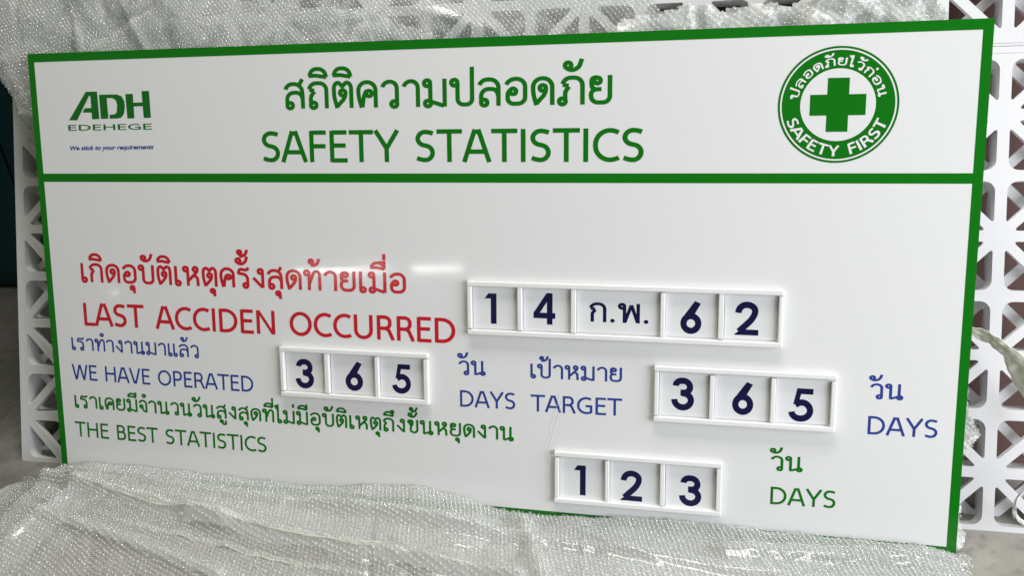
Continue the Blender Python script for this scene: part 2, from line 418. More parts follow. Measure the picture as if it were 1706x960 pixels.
# marks: origin = right-hand edge of the consonant they sit on
UP = {
 'ิ': [S_((-.62, 1.20), (-.58, 1.46, .20), (-.10, 1.46, .20), (-.02, 1.15)), S_((-.66, 1.21), (-.40, 1.22), (-.02, 1.15))],
 'ี': [S_((-.62, 1.20), (-.58, 1.44, .20), (-.10, 1.44, .20), (-.04, 1.15)), S_((-.66, 1.21), (-.40, 1.22), (-.02, 1.15)), S_((-.04, 1.15), (-.04, 1.56))],
 'ื': [S_((-.62, 1.20), (-.58, 1.44, .20), (-.10, 1.44, .20), (-.04, 1.15)), S_((-.66, 1.21), (-.40, 1.22), (-.02, 1.15)), S_((-.04, 1.15), (-.04, 1.54)), S_((-.20, 1.34), (-.20, 1.54))],
 'ึ': [S_((-.62, 1.20), (-.58, 1.44, .20), (-.10, 1.44, .20), (-.02, 1.15)), S_((-.66, 1.21), (-.40, 1.22), (-.02, 1.15)), C_(-.08, 1.46, .085)],
 'ั': [C_(-.48, 1.36, .10), S_((-.56, 1.30), (-.45, 1.20, .1), (-.16, 1.20, .2), (-.04, 1.58))],
 'ํ': [C_(-.16, 1.33, .10)],
}
TONE = {'่': [S_((-.04, 1.22), (-.04, 1.52))],
        '้': [C_(-.40, 1.42, .085), S_((-.32, 1.42), (-.36, 1.20)), S_((-.40, 1.22), (-.14, 1.24, .16), (-.02, 1.56))]}
DN = {'ุ': [C_(-.20, -.22, .085), S_((-.115, -.20), (-.105, -.50))],
      'ู': [C_(-.34, -.22, .085), S_((-.255, -.20), (-.25, -.44, .07), (-.03, -.44, .07), (-.03, -.14))]}
KT = 0.937
LT = {  # capitals: (left bearing, width, right bearing, strokes)
 'A': (.01, .82, .01, [S_((.04, 0), (.36, 1)), S_((.46, 1), (.78, 0)), S_((.16, .32), (.66, .32)), ('g', [(.30, .86), (.33, 1), (.49, 1), (.52, .86)])]),
 'B': (.09, .60, .05, [S_((.063, 0), (.063, 1)), S_((.063, KT), (.49, KT, .2), (.49, .53, .19), (.063, .53)), S_((.2, .53), (.54, .53, .2), (.54, .063, .22), (.063, .063))]),
 'C': (.05, .72, .03, [S_((.70, .87), (.56, KT, .1), (.063, KT, .42), (.063, .063, .42), (.58, .063, .12), (.71, .13))]),
 'D': (.09, .78, .05, [S_((.063, 0), (.063, 1)), S_((.063, KT), (.71, KT, .43), (.71, .063, .43), (.063, .063))]),
 'E': (.09, .55, .05, [S_((.063, 0), (.063, 1)), S_((.063, .945), (.54, .945)), S_((.063, .53), (.50, .53)), S_((.063, .055), (.55, .055))]),
 'F': (.09, .53, .03, [S_((.063, 0), (.063, 1)), S_((.063, .945), (.53, .945)), S_((.063, .51), (.51, .51))]),
 'G': (.05, .80, .07, [S_((.72, .87), (.58, KT, .1), (.063, KT, .42), (.063, .063, .42), (.60, .063, .12), (.735, .12, .02), (.735, .47)), S_((.44, .47), (.79, .47))]),
 'H': (.09, .74, .09, [S_((.063, 0), (.063, 1)), S_((.68, 0), (.68, 1)), S_((.063, .53), (.68, .53))]),
 'I': (.09, .13, .09, [S_((.065, 0), (.065, 1))]),
 'L': (.09, .50, .0, [S_((.063, 0), (.063, 1)), S_((.063, .055), (.50, .055))]),
 'N': (.09, .76, .09, [S_((.063, 0), (.063, 1)), S_((.70, 0), (.70, 1)), ('g', [(0, 1), (.14, 1), (.76, 0), (.62, 0)])]),
 'O': (.05, .90, .05, [('c', [(.063, KT, .43), (.837, KT, .43), (.837, .063, .43), (.063, .063, .43)])]),
 'P': (.09, .60, .03, [S_((.063, 0), (.063, 1)), S_((.063, KT), (.53, KT, .22), (.53, .44, .22), (.063, .44))]),
 'R': (.09, .68, .02, [S_((.063, 0), (.063, 1)), S_((.063, KT), (.51, KT, .2), (.51, .48, .2), (.063, .48)), S_((.30, .48), (.44, .46, .1), (.63, 0))]),
 'S': (.05, .58, .05, [S_((.53, .885), (.40, KT, .1), (.07, KT, .24), (.07, .57, .17), (.515, .46, .17), (.515, .063, .24), (.20, .063, .1), (.04, .125))]),
 'T': (.01, .76, .01, [S_((0, .945), (.76, .945)), S_((.38, 0), (.38, .945))]),
 'U': (.09, .74, .09, [S_((.063, 1), (.063, .063, .30), (.677, .063, .30), (.677, 1))]),
 'V': (.01, .78, .01, [S_((.06, 1), (.355, 0)), S_((.72, 1), (.425, 0)), ('g', [(.29, .0), (.49, .0), (.46, .18), (.32, .18)])]),
 'W': (.01, 1.12, .01, [S_((.06, 1), (.28, 0)), S_((.30, 0), (.55, .98)), S_((.57, .98), (.82, 0)), S_((.84, 0), (1.06, 1))]),
 'Y': (.01, .78, .01, [S_((.05, 1), (.385, .44)), S_((.73, 1), (.395, .44)), S_((.39, 0), (.39, .50))]),
}
NUM = {
 '1': (.39, [('g', [(0, .83), (.12, 1), (.39, 1), (.39, 0), (.20, 0), (.20, .83)])]),
 '2': (.72, [S_((.105, .66), (.105, .905, .27), (.61, .905, .27), (.61, .56, .24), (.13, .10)), ('g', [(0, 0), (.72, 0), (.72, .17), (.20, .17), (0, .02)])]),
 '3': (.70, [S_((.13, .745), (.13, .905, .19), (.57, .905, .21), (.57, .545, .19), (.28, .545)), S_((.32, .525), (.605, .525, .24), (.605, .095, .26), (.095, .095, .27), (.095, .335))]),
 '4': (.70, [('g', [(0, .36), (.42, 1), (.61, 1), (.43, .72), (.20, .36)]), ('g', [(0, .19), (0, .37), (.70, .37), (.70, .19)]), ('g', [(.43, 0), (.61, 0), (.61, 1), (.43, 1)])]),
 '5': (.74, [('g', [(.24, 1), (.72, 1), (.72, .83), (.24, .83)]), ('g', [(.24, 1), (.40, 1), (.30, .58), (.13, .50)]), S_((.20, .50), (.32, .58, .08), (.645, .58, .28), (.645, .095, .28), (.10, .095, .25), (.09, .29))]),
 '6': (.64, [('o', .32, .32, .225), ('g', [(.43, 1), (.61, .93), (.36, .48), (.03, .45)])]),
}

def ribbon_quads(pts, w, closed=False):
    """quads with mitred joints along a polyline"""
    n = len(pts); L = []; Rr = []
    for i in range(n):
        p = pts[i]
        a = pts[i - 1] if (i > 0 or closed) else None
        b = pts[(i + 1) % n] if (i < n - 1 or closed) else None
        d1 = (p - a).normalized() if a is not None else None
        d2 = (b - p).normalized() if b is not None else None
        if d1 is None: d1 = d2
        if d2 is None: d2 = d1
        n1 = Vector((-d1.y, d1.x)); n2 = Vector((-d2.y, d2.x))
        m = (n1 + n2)
        if m.length < 1e-4: m = n1
        m.normalize(); k = min(1 / max(m.dot(n1), 0.42), 2.2)
        L.append(p + m * k * w / 2); Rr.append(p - m * k * w / 2)
    q = []
    for i in range(n if closed else n - 1):
        j = (i + 1) % n
        q.append([L[i], Rr[i], Rr[j], L[j]])
    return q

def polys_of(strokes, wv, dx=0, dy=0, sx=1.0):
    out = []
    for s in strokes:
        if s[0] == 'p':
            pl = fillet(s[1], closed=False, n=8); out += ribbon_quads(pl, wv)
        elif s[0] == 'c':
            pl = fillet(s[1], closed=True, n=12)
            if (pl[0] - pl[-1]).length < 1e-4: pl.pop()
            out += ribbon_quads(pl, wv, True)
        elif s[0] == 'o':
            pl = [Vector((s[1] + s[3] * cos(2 * pi * k / 24), s[2] + s[3] * sin(2 * pi * k / 24))) for k in range(24)]
            out += ribbon_quads(pl, wv, True)
        elif s[0] == 'd':
            out.append([Vector((s[1] + s[3] * cos(2 * pi * k / 20), s[2] + s[3] * sin(2 * pi * k / 20))) for k in range(20)])
        elif s[0] == 'g':
            out.append([Vector(p) for p in s[1]])
    return [[Vector((p.x * sx + dx, p.y + dy)) for p in q] for q in out]

_cache = {}
def union(key, polys):
    """one clean flat mesh out of overlapping outlines"""
    if key in _cache: return _cache[key]
    pts = []; faces = []
    for q in polys:
        q = ccw(q)
        faces.append(list(range(len(pts), len(pts) + len(q)))); pts += q
    ov, oe, of, _, _, orig = delaunay_2d_cdt(pts, [], faces, 1, 1e-5)
    ov = [Vector((v.x, v.y)) for v in ov]
    fa = [f for f in of if len(f) == 3]
    A = np.array([[tuple(ov[i]) for i in f] for f in fa]); cen = A.mean(1)
    ins = np.zeros(len(fa), bool)
    for q in faces:
        pl = [(pts[i].x, pts[i].y) for i in q]
        ins |= in_poly(cen[:, 0], cen[:, 1], pl)
    tri = []
    for f, k in zip(fa, ins):
        if k:
            a, b, c = ov[f[0]], ov[f[1]], ov[f[2]]
            if (b - a).cross(c - a) < 0: f = f[::-1]
            tri.append(tuple(f))
    _cache[key] = ([(v.x, v.y) for v in ov], tri)
    return _cache[key]

def layout_thai(text, wv, gap=0.13):
    """list of (key, V, F, x offset) and total width, x-height = 1"""
    items = []; x = 0.0; last = 0.0; raised = False; first = True; prev = ''
    for ch in text:
        if ch == ' ': x += 0.5; continue
        if ch == 'ำ':
            items.append((union(('u', 'ํ', wv), polys_of(UP['ํ'], wv)), last, 0)); ch = 'า'; x -= 0.04
        if ch == 'แ':
            for _ in range(2):
                items.append((union(('t', 'เ', wv), polys_of(TH['เ'][1], wv)), x, 0)); x += TH['เ'][0] + 0.06
            x += gap - 0.06; last = x - gap; raised = False; prev = ch; continue
        if ch in TH:
            adv, st = TH[ch]
            items.append((union(('t', ch, wv), polys_of(st, wv)), x, 0))
            last = x + adv - (0.05 if ch != 'ป' else 0.16); x += adv + gap; raised = False; prev = ch
        elif ch in UP:
            items.append((union(('u', ch, wv), polys_of(UP[ch], wv)), last, 0)); raised = True
        elif ch in TONE:
            items.append((union(('u', ch, wv), polys_of(TONE[ch], wv)), last, 0.36 if raised else 0.0))
        elif ch in DN:
            items.append((union(('u', ch, wv), polys_of(DN[ch], wv)), last, 0))
    return items, x - gap

def layout_latin(text, wv, space=0.44):
    items = []; x = 0.0; first = True
    for ch in text:
        if ch == ' ': x += space; continue
        lb, wd, rb, st = LT[ch]
        if not first: x += lb
        first = False
        items.append((union(('l', ch, wv), polys_of(st, wv)), x, 0)); x += wd + rb
    return items, x - rb

def place(items, fx):
    V = []; F = []
    for (v, f), ox, oy in items:
        s = len(V)
        V += [fx(x + ox, y + oy, ox) for x, y in v]; F += [(a + s, b + s, c + s) for a, b, c in f]
    return V, F

def line(text, thai, x0, x1, y0, y1, h, matl, label, parent, wv=0.125, space=0.44, z=0.0003, name='lettering'):
    items, tw = (layout_thai(text, wv) if thai else layout_latin(text, wv, space))
    kx = (x1 - x0) / tw
    def fx(x, y, o):
        return (x0 + x * kx, y0 + (y1 - y0) * (x / tw) + y * h, z)
    groups = [[]]
    for k, it in enumerate(items):
        if k and not thai and it[1] - items[k - 1][1] > 0.12 + max(v[0] for v in items[k - 1][0][0]) + space * .7: groups.append([])
        groups[-1].append(it)
    for g in groups:
        V, F = place(g, fx)
        o = link(name, mesh_pd(name, V, F), matl, parent)
        if label: o['label'] = label
    return o

line('สถิติความปลอดภัย', 1, .5708, 1.1984, .7735, .7712, .0500, M_green, 'large green Thai title line', board, wv=.147)
line('SAFETY STATISTICS', 0, .5187, 1.2543, .6725, .6705, .0590, M_green, 'large green title line in capitals', board, wv=.138)
line('เกิดอุบัติเหตุครั้งสุดท้ายเมื่อ', 1, .0853, .8074, .4248, .4220, .0400, M_red, 'red Thai line', board, wv=.15)
line('LAST ACCIDEN OCCURRED', 0, .0857, .9047, .3318, .3290, .0482, M_red, 'red line in capitals', board, wv=.146, space=.5)
line('เราทำงานมาแล้ว', 1, .0483, .3533, .2775, .2740, .0268, M_blue, 'blue Thai line', board, wv=.135)
line('WE HAVE OPERATED', 0, .045, .474, .2124, .2083, .0333, M_blue, 'blue line in capitals', board, wv=.128)
line('เราเคยมีจำนวนวันสูงสุดที่ไม่มีอุบัติเหตุถึงขั้นหยุดงาน', 1, .0443, 1.0169, .1500, .1445, .0272, M_green, 'long green Thai line', board, wv=.148)
line('THE BEST STATISTICS', 0, .0408, .4969, .0849, .0817, .0332, M_green, 'green line in capitals at lower left', board, wv=.13)
line('วัน', 1, .9102, .9629, .2690, .2700, .0275, M_blue, 'blue Thai word above days in the middle', board, wv=.14)
line('DAYS', 0, .9121, 1.0210, .2055, .2062, .0327, M_blue, 'blue days in the middle', board, wv=.128)
line('เป้าหมาย', 1, 1.0496, 1.2220, .2700, .2708, .0272, M_blue, 'blue Thai word above target', board, wv=.14)
line('TARGET', 0, 1.0510, 1.2228, .2050, .2069, .0325, M_blue, 'blue target', board, wv=.128)
line('วัน', 1, 1.6474, 1.7001, .2660, .2668, .0268, M_blue, 'blue Thai word at the right edge', board, wv=.14)
line('DAYS', 0, 1.6469, 1.7583, .2020, .2023, .0327, M_blue, 'blue days at the right edge', board, wv=.128)
line('วัน', 1, 1.4887, 1.5422, .1245, .1255, .0270, M_green, 'green Thai word above days', board, wv=.14)
line('DAYS', 0, 1.4902, 1.6007, .0608, .0622, .0327, M_green, 'green days at lower right', board, wv=.128)

# a lifted crease in the clear protective film over the board, and some dust specks
cr_pts = [(1.105, .243), (1.102, .225), (1.098, .205), (1.090, .185), (1.087, .165), (1.080, .140), (1.079, .118)]
for k in range(2):
    V = []; F = []
    for i, (x, y) in enumerate(cr_pts):
        wd = .0005 * sin(pi * (i + .3) / 7) + .0001
        x = x + .004 * k + .0012 * sin(i * 2.3 + k)
        V += [(x - wd, y - .012 * k, .0001), (x, y - .012 * k, .0006), (x + wd, y - .012 * k, .0001)]
    for i in range(len(cr_pts) - 1):
        a = i * 3; F += [(a, a + 1, a + 4, a + 3), (a + 1, a + 2, a + 5, a + 4)]
    link('film_crease', mesh_pd('film_crease', V, F, False), M_white, board)
dv = []; df = []; rr = random.Random(3)
for k in range(70):
    x, y, r = rr.uniform(.03, 1.77), rr.uniform(.02, .86), rr.uniform(.0003, .0009); s0 = len(dv); m = 5
    dv += [(x + r * cos(2 * pi * q / m + k) * rr.uniform(.6, 1.2), y + r * sin(2 * pi * q / m + k), .0001) for q in range(m)] + [(x, y, .0006)]
    df += [(s0 + q, s0 + (q + 1) % m, s0 + m) for q in range(m)]
du_ = link('dust', mesh_pd('dust', dv, df), simple('grey_dust', (.45, .44, .42), .9, .1), board); du_['kind'] = 'stuff'

# company mark at top left
logo = empty('company_mark', parent=board)
ADH = [[(0.087, 0.7589), (0.1312, 0.815), (0.1439, 0.8147), (0.1393, 0.8083), (0.106, 0.7586)],
       [(0.1340, 0.8149), (0.1575, 0.8148), (0.1586, 0.7605), (0.1414, 0.7601), (0.1414, 0.8052)],
       [(0.1197, 0.7738), (0.1264, 0.7823), (0.1420, 0.7825), (0.1420, 0.7735)],
       [(0.1616, 0.8084), (0.2033, 0.8082), (0.2134, 0.8044), (0.2190, 0.7955), (0.2197, 0.7827), (0.2165, 0.770), (0.21, 0.7627), (0.2017, 0.7609), (0.1831, 0.7607), (0.1826, 0.7679), (0.1955, 0.7693), (0.1999, 0.7731), (0.2022, 0.7869), (0.2001, 0.7968), (0.1912, 0.8015), (0.1791, 0.8016), (0.1796, 0.7608), (0.1621, 0.7606)],
       [(0.2225, 0.8086), (0.2396, 0.8086), (0.2397, 0.7607), (0.2236, 0.7605)],
       [(0.2599, 0.8136), (0.2769, 0.8136), (0.2774, 0.7611), (0.261, 0.761)],
       [(0.2387, 0.7912), (0.2604, 0.7914), (0.2606, 0.7843), (0.2395, 0.7839)]]
v, f = union('adh', [[Vector(p) for p in q] for q in ADH])
link('initials', mesh_pd('initials', [(x, y, .0003) for x, y in v], f), M_greenl, logo)
line('EDEHEGE', 0, .0836, .2786, .7378, .7382, .0114, M_greenl, None, logo, wv=.14, name='company_name')
tx = bpy.data.curves.new('tagline', 'FONT'); tx.body = 'We stick to your requirements'; tx.size = 1.0; tx.shear = 0.28; tx.offset = 0.028
to = bpy.data.objects.new('tagline_source', tx)
tm = bpy.data.meshes.new_from_object(to)
vv = np.array([v.co[:] for v in tm.vertices]); mn = vv.min(0); mx_ = vv.max(0)
sx = (0.2792 - 0.0842) / (mx_[0] - mn[0])
for v_ in tm.vertices:
    v_.co = (0.0842 + (v_.co.x - mn[0]) * sx, 0.6983 + 0.0014 * (v_.co.x / mx_[0]) + v_.co.y * 0.0121, 0.0003)
tm.materials.clear()
tl_ = link('tagline', tm, M_blue, logo)
bpy.data.objects.remove(to); bpy.data.curves.remove(tx)

# round emblem at top right
emb = empty('emblem', (1.5723, 0.7630, 0), parent=board); ER = 0.0952
def ring(r0, r1, z, name, m_, n=96):
    V = []; F = []
    for k in range(n):
        t = 2 * pi * k / n
        if r0 > 0: V += [(r0 * cos(t), r0 * sin(t), z)]
        V += [(r1 * cos(t), r1 * sin(t), z)]
    if r0 > 0:
        for k in range(n):
            a = 2 * k; b = 2 * ((k + 1) % n); F.append((a, a + 1, b + 1, b))
    else: F.append(tuple(range(n)))
    return link(name, mesh_pd(name, V, F), m_, emb)
ring(0, ER, .0003, 'green_disc', M_green)
ring(ER * .935, ER * .962, .0005, 'white_ring', M_white)
ring(0, ER * .622, .0005, 'white_disc', M_white)
c1, c2 = .180 * ER, .462 * ER
v, f = union('cross', [[Vector(p) for p in ((-c1, -c2), (c1, -c2), (c1, c2), (-c1, c2))], [Vector(p) for p in ((-c2, -c1), (c2, -c1), (c2, c1), (-c2, c1))]])
link('green_cross', mesh_pd('green_cross', [(x, y, .0007) for x, y in v], f), M_green, emb)
def arc_text(items, tw, r0, h, a0, a1, inward, name):
    V = []; F = []
    for (v, f), ox, oy in items:
        s = len(V)
        for x, y in v:
            ang = a0 + (a1 - a0) * ((x + ox) / tw)
            r = (r0 - (y + oy) * h) if inward else (r0 + (y + oy) * h)
            V.append((r * cos(ang), r * sin(ang), .0005))
        F += [(a + s, b + s, c + s) for a, b, c in f]
    link(name, mesh_pd(name, V, F), M_white, emb)
it, tw = layout_thai('ปลอดภัยไว้ก่อน', .15, gap=.19)
arc_text(it, tw, .672 * ER, .135 * ER, radians(171), radians(11), False, 'thai_lettering')
it, tw = layout_latin('SAFETY FIRST', .17, space=.55)
arc_text(it, tw, .885 * ER, .185 * ER, radians(197), radians(341), True, 'lettering')

# ---------------------------------------------------------------- number frames and cards
DEP = 0.0108
cards = []
def number_frame(x0, x1, y0, y1, cells, texts, label, where):
    fr = empty('number_frame', parent=board); fr['label'] = label
    rt = 0.0095
    g = 0.0006
    def rail(n, a, b, c, d, dep):
        o = link(n, box_mesh(n, a, b, c, d, 0.0, dep, 0.0019, 3), M_rail, fr)
        o.rotation_euler = (0, 0, random.uniform(-.002, .002))
    rail('rail', x0, x1, y1 - rt, y1, DEP + .0004); rail('rail', x0, x1, y0, y0 + rt, DEP + .0002)
    edges = [x0] + [c for c in cells[1:-1]] + [x1]
    prev = None
    rail('end_rail', x0 + g, cells[0], y0 + rt, y1 - rt, DEP - .0003)
    rail('end_rail', cells[-1], x1 - g, y0 + rt, y1 - rt, DEP - .0003)
    for k in range(1, len(cells) - 1, 2):
        rail('divider', cells[k], cells[k + 1], y0 + rt, y1 - rt, DEP - .0007)
    for k, t in enumerate(texts):
        a, b = cells[2 * k] + .0012, cells[2 * k + 1] - .0012
        c, d = y0 + rt + .001, y1 - rt - .0015
        ch, bx, lab = t
        card = empty('number_card'); 
        cx_, cy_ = (a + b) / 2, (c + d) / 2
        tilt = Matrix.Rotation(random.uniform(-.006, .006), 4, 'X') @ Matrix.Rotation(random.uniform(-.006, .006), 4, 'Y')
        card.matrix_world = BM @ Matrix.Translation((cx_, cy_, 0.0012)) @ tilt
        tag(card, lab, 'number card', 'sliding number cards in the frames of the sign')
        link('plate', box_mesh('plate', a - cx_, b - cx_, c - cy_, d - cy_, -.0008, .0008, .0003, 1), M_card, card)
        X0, X1, Y0, Y1 = bx
        if ch in NUM:
            wd, st = NUM[ch]
            v, f = union(('n', ch), polys_of(st, .19))
            V = [(X0 - cx_ + x * (X1 - X0) / wd, Y0 - cy_ + y * (Y1 - Y0), .0010) for x, y in v]
            link('numeral', mesh_pd('numeral', V, f), M_navy, card)
        else:
            it, tw = layout_thai(ch, .15, gap=.17)
            V, F = place(it, lambda x, y, o: (X0 - cx_ + x * (X1 - X0) / tw, Y0 - cy_ + y * (Y1 - Y0), .0010))
            link('thai_month', mesh_pd('thai_month', V, F), M_navy, card)
number_frame(.9310, 1.4985, .3510, .4520, [.9400, 1.0275, 1.0366, 1.1273, 1.1371, 1.2883, 1.2969, 1.3897, 1.3996, 1.4905],
    [('1', (.9637, .9864, .3708, .4282), 'white card with a one in the top frame, first slot from the left'),
     ('4', (1.057, 1.0981, .3734, .4321), 'white card with the only four on the sign, second slot of the top frame'),
     ('ก.พ.', (1.1614, 1.2684, .3819, .4175), 'wide white card with the Thai month abbreviation in the top frame'),
     ('6', (1.3245, 1.3612, .3665, .4260), 'white card with a six between the Thai month and the two in the top frame'),
     ('2', (1.4181, 1.4588, .3683, .4281), 'white card with a two in the last slot of the top frame')],
    'five slot number frame beside the red lines', 't')
number_frame(.5400, .8515, .2070, .3080, [.5490, .6360, .6460, .7415, .7500, .8415],
    [('3', (.5696, .6096, .2233, .2837), 'white card with a three in the left slot of the frame beside we have operated'),
     ('6', (.6773, .7142, .2243, .2838), 'white card with a six in the middle slot of the frame beside we have operated'),
     ('5', (.7753, .8136, .2245, .2833), 'white card with a five in the right slot of the frame beside we have operated')],
    'three slot number frame beside we have operated', 'm')
number_frame(1.2803, 1.5922, .2040, .3058, [1.2888, 1.3780, 1.3866, 1.4830, 1.4915, 1.5830],
    [('3', (1.3114, 1.3518, .2249, .2858), 'white card with a three in the left slot of the frame beside the word target'),
     ('6', (1.4184, 1.4548, .2233, .2839), 'white card with a six in the middle slot of the frame beside the word target'),
     ('5', (1.5148, 1.5561, .2174, .2776), 'white card with a five in the right slot of the frame beside target')],
    'three slot number frame beside target', 'r')
number_frame(1.0975, 1.4048, .0310, .1315, [1.1065, 1.1930, 1.2015, 1.2944, 1.3035, 1.3950],
    [('1', (1.1342, 1.1565, .0481, .1066), 'white card with a one in the left slot of the lowest frame'),
     ('2', (1.2215, 1.262, .0450, .1040), 'white card with a two in the middle slot of the lowest frame'),
     ('3', (1.3293, 1.3692, .0445, .1037), 'white card with a three in the last slot of the lowest frame')],
    'three slot number frame at the bottom of the sign', 'b')

# ---------------------------------------------------------------- bubble wrap
def ribbon(name, pts, widths, tw, thick, m_, parent=None, n=60, wr=.0018):
    pts = [Vector(p) for p in pts]; V = []; F = []
    def cr(t):
        k = t * (len(pts) - 1); i = min(int(k), len(pts) - 2); u = k - i
        p0 = pts[max(i - 1, 0)]; p1 = pts[i]; p2 = pts[i + 1]; p3 = pts[min(i + 2, len(pts) - 1)]
        return 0.5 * ((2 * p1) + (p2 - p0) * u + (2 * p0 - 5 * p1 + 4 * p2 - p3) * u * u + (3 * p1 - p0 - 3 * p2 + p3) * u ** 3)
    for k in range(n + 1):
        t = k / n; p = cr(t); d = (cr(min(1, t + .01)) - cr(max(0, t - .01))).normalized()
        a = np.interp(t, *zip(*tw)); wd = np.interp(t, *zip(*widths))
        up = Vector((0, 0, 1)); s = d.cross(up).normalized(); u = s.cross(d).normalized()
        side = u * cos(a) + s * sin(a); nn = d.cross(side).normalized()
        for q in range(7):
            e = (q / 6 - .5)
            V.append(p + side * e * wd + nn * (thick / 2 + wr * (sin(q * 2.1 + t * 9) + .6 * sin(q * 1.3 - t * 41) + .4 * sin(t * 83 + q))))
        for q in range(6, -1, -1):
            e = (q / 6 - .5)
            V.append(p + side * e * wd + nn * (-thick / 2 + wr * (sin(q * 2.1 + t * 9) + .6 * sin(q * 1.3 - t * 41) + .4 * sin(t * 83 + q))))
    for k in range(n):
        for q in range(14):
            a = k * 14 + q; b = k * 14 + (q + 1) % 14
            F.append((a, b, b + 14, a + 14))
    F.append(tuple(range(14))[::-1]); F.append(tuple(range(n * 14, n * 14 + 14)))
    me = mesh_pd(name, V, F, False)
    return link(name, me, m_, parent)
def smooth_noise(X, Y, seed, freq, octaves=3):
    r = np.random.default_rng(seed); out = np.zeros_like(X); amp = 1.0; tot = 0
    for o in range(octaves):
        for k in range(5):
            a = r.uniform(0, 2 * pi); f_ = freq * (2 ** o) * r.uniform(.7, 1.3); ph = r.uniform(0, 2 * pi)
            out += amp * np.sin((X * cos(a) + Y * sin(a)) * f_ + ph) / 5 ** .5
        tot += amp; amp *= .5
    return out / tot

def creases(X, Y, seed, n, width, box):
    """sharp little ridges as in crumpled film: |distance to a line| with falloff"""
    r = np.random.default_rng(seed); out = np.zeros_like(X)
    for k in range(n):
        cx_, cy_ = r.uniform(box[0], box[1]), r.uniform(box[2], box[3]); a = r.uniform(0, pi)
        d = (X - cx_) * sin(a) - (Y - cy_) * cos(a); l = (X - cx_) * cos(a) + (Y - cy_) * sin(a)
        ln = r.uniform(.04, .16); wd = width * r.uniform(.5, 1.5)
        out += r.uniform(-1, 1) * np.exp(-np.abs(d) / wd) * np.exp(-(l / ln) ** 2)
    return out

def wrap_sheet(root, Pg, A, B, pitch, keep, seed, side=1, filmm=None, bub=None, hgt=.42, jit=.10):
    """Pg: grid (ni,nj,3) of world points; A,B: flat sheet coordinates (metres) of that grid"""
    ni, nj = Pg.shape[:2]
    idx = np.arange(ni * nj).reshape(ni, nj)
    q = np.stack([idx[:-1, :-1], idx[1:, :-1], idx[1:, 1:], idx[:-1, 1:]], -1).reshape(-1, 4)
    ca = (A[:-1, :-1] + A[1:, 1:]).reshape(-1) / 2; cb = (B[:-1, :-1] + B[1:, 1:]).reshape(-1) / 2
    m = keep(ca, cb)
    o = link('film', mesh_np('film', Pg.reshape(-1, 3), q[m], True), filmm or M_film, root)
    # bubbles on a hexagonal lattice of the flat sheet
    a0, a1 = A.min(), A.max(); b0, b1 = B.min(), B.max()
    r0 = np.random.default_rng(seed + 9); rot = radians(r0.uniform(8, 22))
    dg = np.hypot(a1 - a0, b1 - b0) / 2 * 1.02; am, bm_ = (a0 + a1) / 2, (b0 + b1) / 2
    na = int(2 * dg / pitch); nb = int(2 * dg / (pitch * .866))
    I, J = np.meshgrid(np.arange(na), np.arange(nb), indexing='ij')
    xa = (I + .5 * (J % 2)) * pitch - dg; xb = J * pitch * .866 - dg
    ua = (am + xa * cos(rot) - xb * sin(rot)).ravel(); ub = (bm_ + xa * sin(rot) + xb * cos(rot)).ravel()
    # the film has stretched and sheared unevenly
    sa_ = smooth_noise(ua, ub, seed + 21, 9) * .012; sb_ = smooth_noise(ua, ub, seed + 22, 9) * .012
    ua = ua + sa_ + r0.normal(0, pitch * .04, ua.shape); ub = ub + sb_ + r0.normal(0, pitch * .04, ub.shape)
    k = (ua >= a0) & (ua <= a1) & (ub >= b0) & (ub <= b1); ua = ua[k]; ub = ub[k]
    k = keep(ua, ub); ua = ua[k]; ub = ub[k]
    # grid is regular in (A,B)
    gi = (ua - a0) / (a1 - a0) * (ni - 1); gj = (ub - b0) / (b1 - b0) * (nj - 1)
    gi = np.clip(gi, 0, ni - 1.001); gj = np.clip(gj, 0, nj - 1.001)
    i0 = gi.astype(int); j0 = gj.astype(int); fi = (gi - i0)[:, None]; fj = (gj - j0)[:, None]
    p00 = Pg[i0, j0]; p10 = Pg[i0 + 1, j0]; p01 = Pg[i0, j0 + 1]; p11 = Pg[i0 + 1, j0 + 1]
    C = p00 * (1 - fi) * (1 - fj) + p10 * fi * (1 - fj) + p01 * (1 - fi) * fj + p11 * fi * fj
    du = (p10 - p00) * (1 - fj) + (p11 - p01) * fj; dv = (p01 - p00) * (1 - fi) + (p11 - p10) * fi
    du /= np.linalg.norm(du, axis=1)[:, None] + 1e-9
    n = np.cross(du, dv); n /= np.linalg.norm(n, axis=1)[:, None] + 1e-9; n *= side
    dv = np.cross(n, du)
    r = np.random.default_rng(seed + 5); N = len(C)
    n = n + r.normal(0, jit, (N, 3)); n /= np.linalg.norm(n, axis=1)[:, None]
    rad = pitch * .43 * r.uniform(.85, 1.05, N); h = pitch * hgt * r.uniform(.55, 1.1, N)
    V = []; K = 7
    for ringr, ringh in ((1.0, -.05), (.80, .72)):
        for t in range(K):
            a = 2 * pi * (t + (.5 if ringr < 1 else 0)) / K
            V.append(C + (du * (cos(a) * ringr) + dv * (sin(a) * ringr)) * rad[:, None] + n * (h * ringh)[:, None])
    V.append(C + n * h[:, None] + (du * r.normal(0, .12, N)[:, None] + dv * r.normal(0, .12, N)[:, None]) * rad[:, None])
    V = np.stack(V, 1)                                  # N, 2K+1, 3
    tri = []
    for t in range(K):
        t1 = (t + 1) % K
        tri += [(t, t1, K + t), (t1, K + t1, K + t), (K + t, K + t1, 2 * K)]
    tri = np.array(tri); nv = 2 * K + 1
    F = (tri[None] + (np.arange(N) * nv)[:, None, None]).reshape(-1, 3)
    b = link('bubbles', mesh_np('bubbles', V.reshape(-1, 3), F, False), bub or M_bub, root); b['kind'] = 'stuff'
    return o

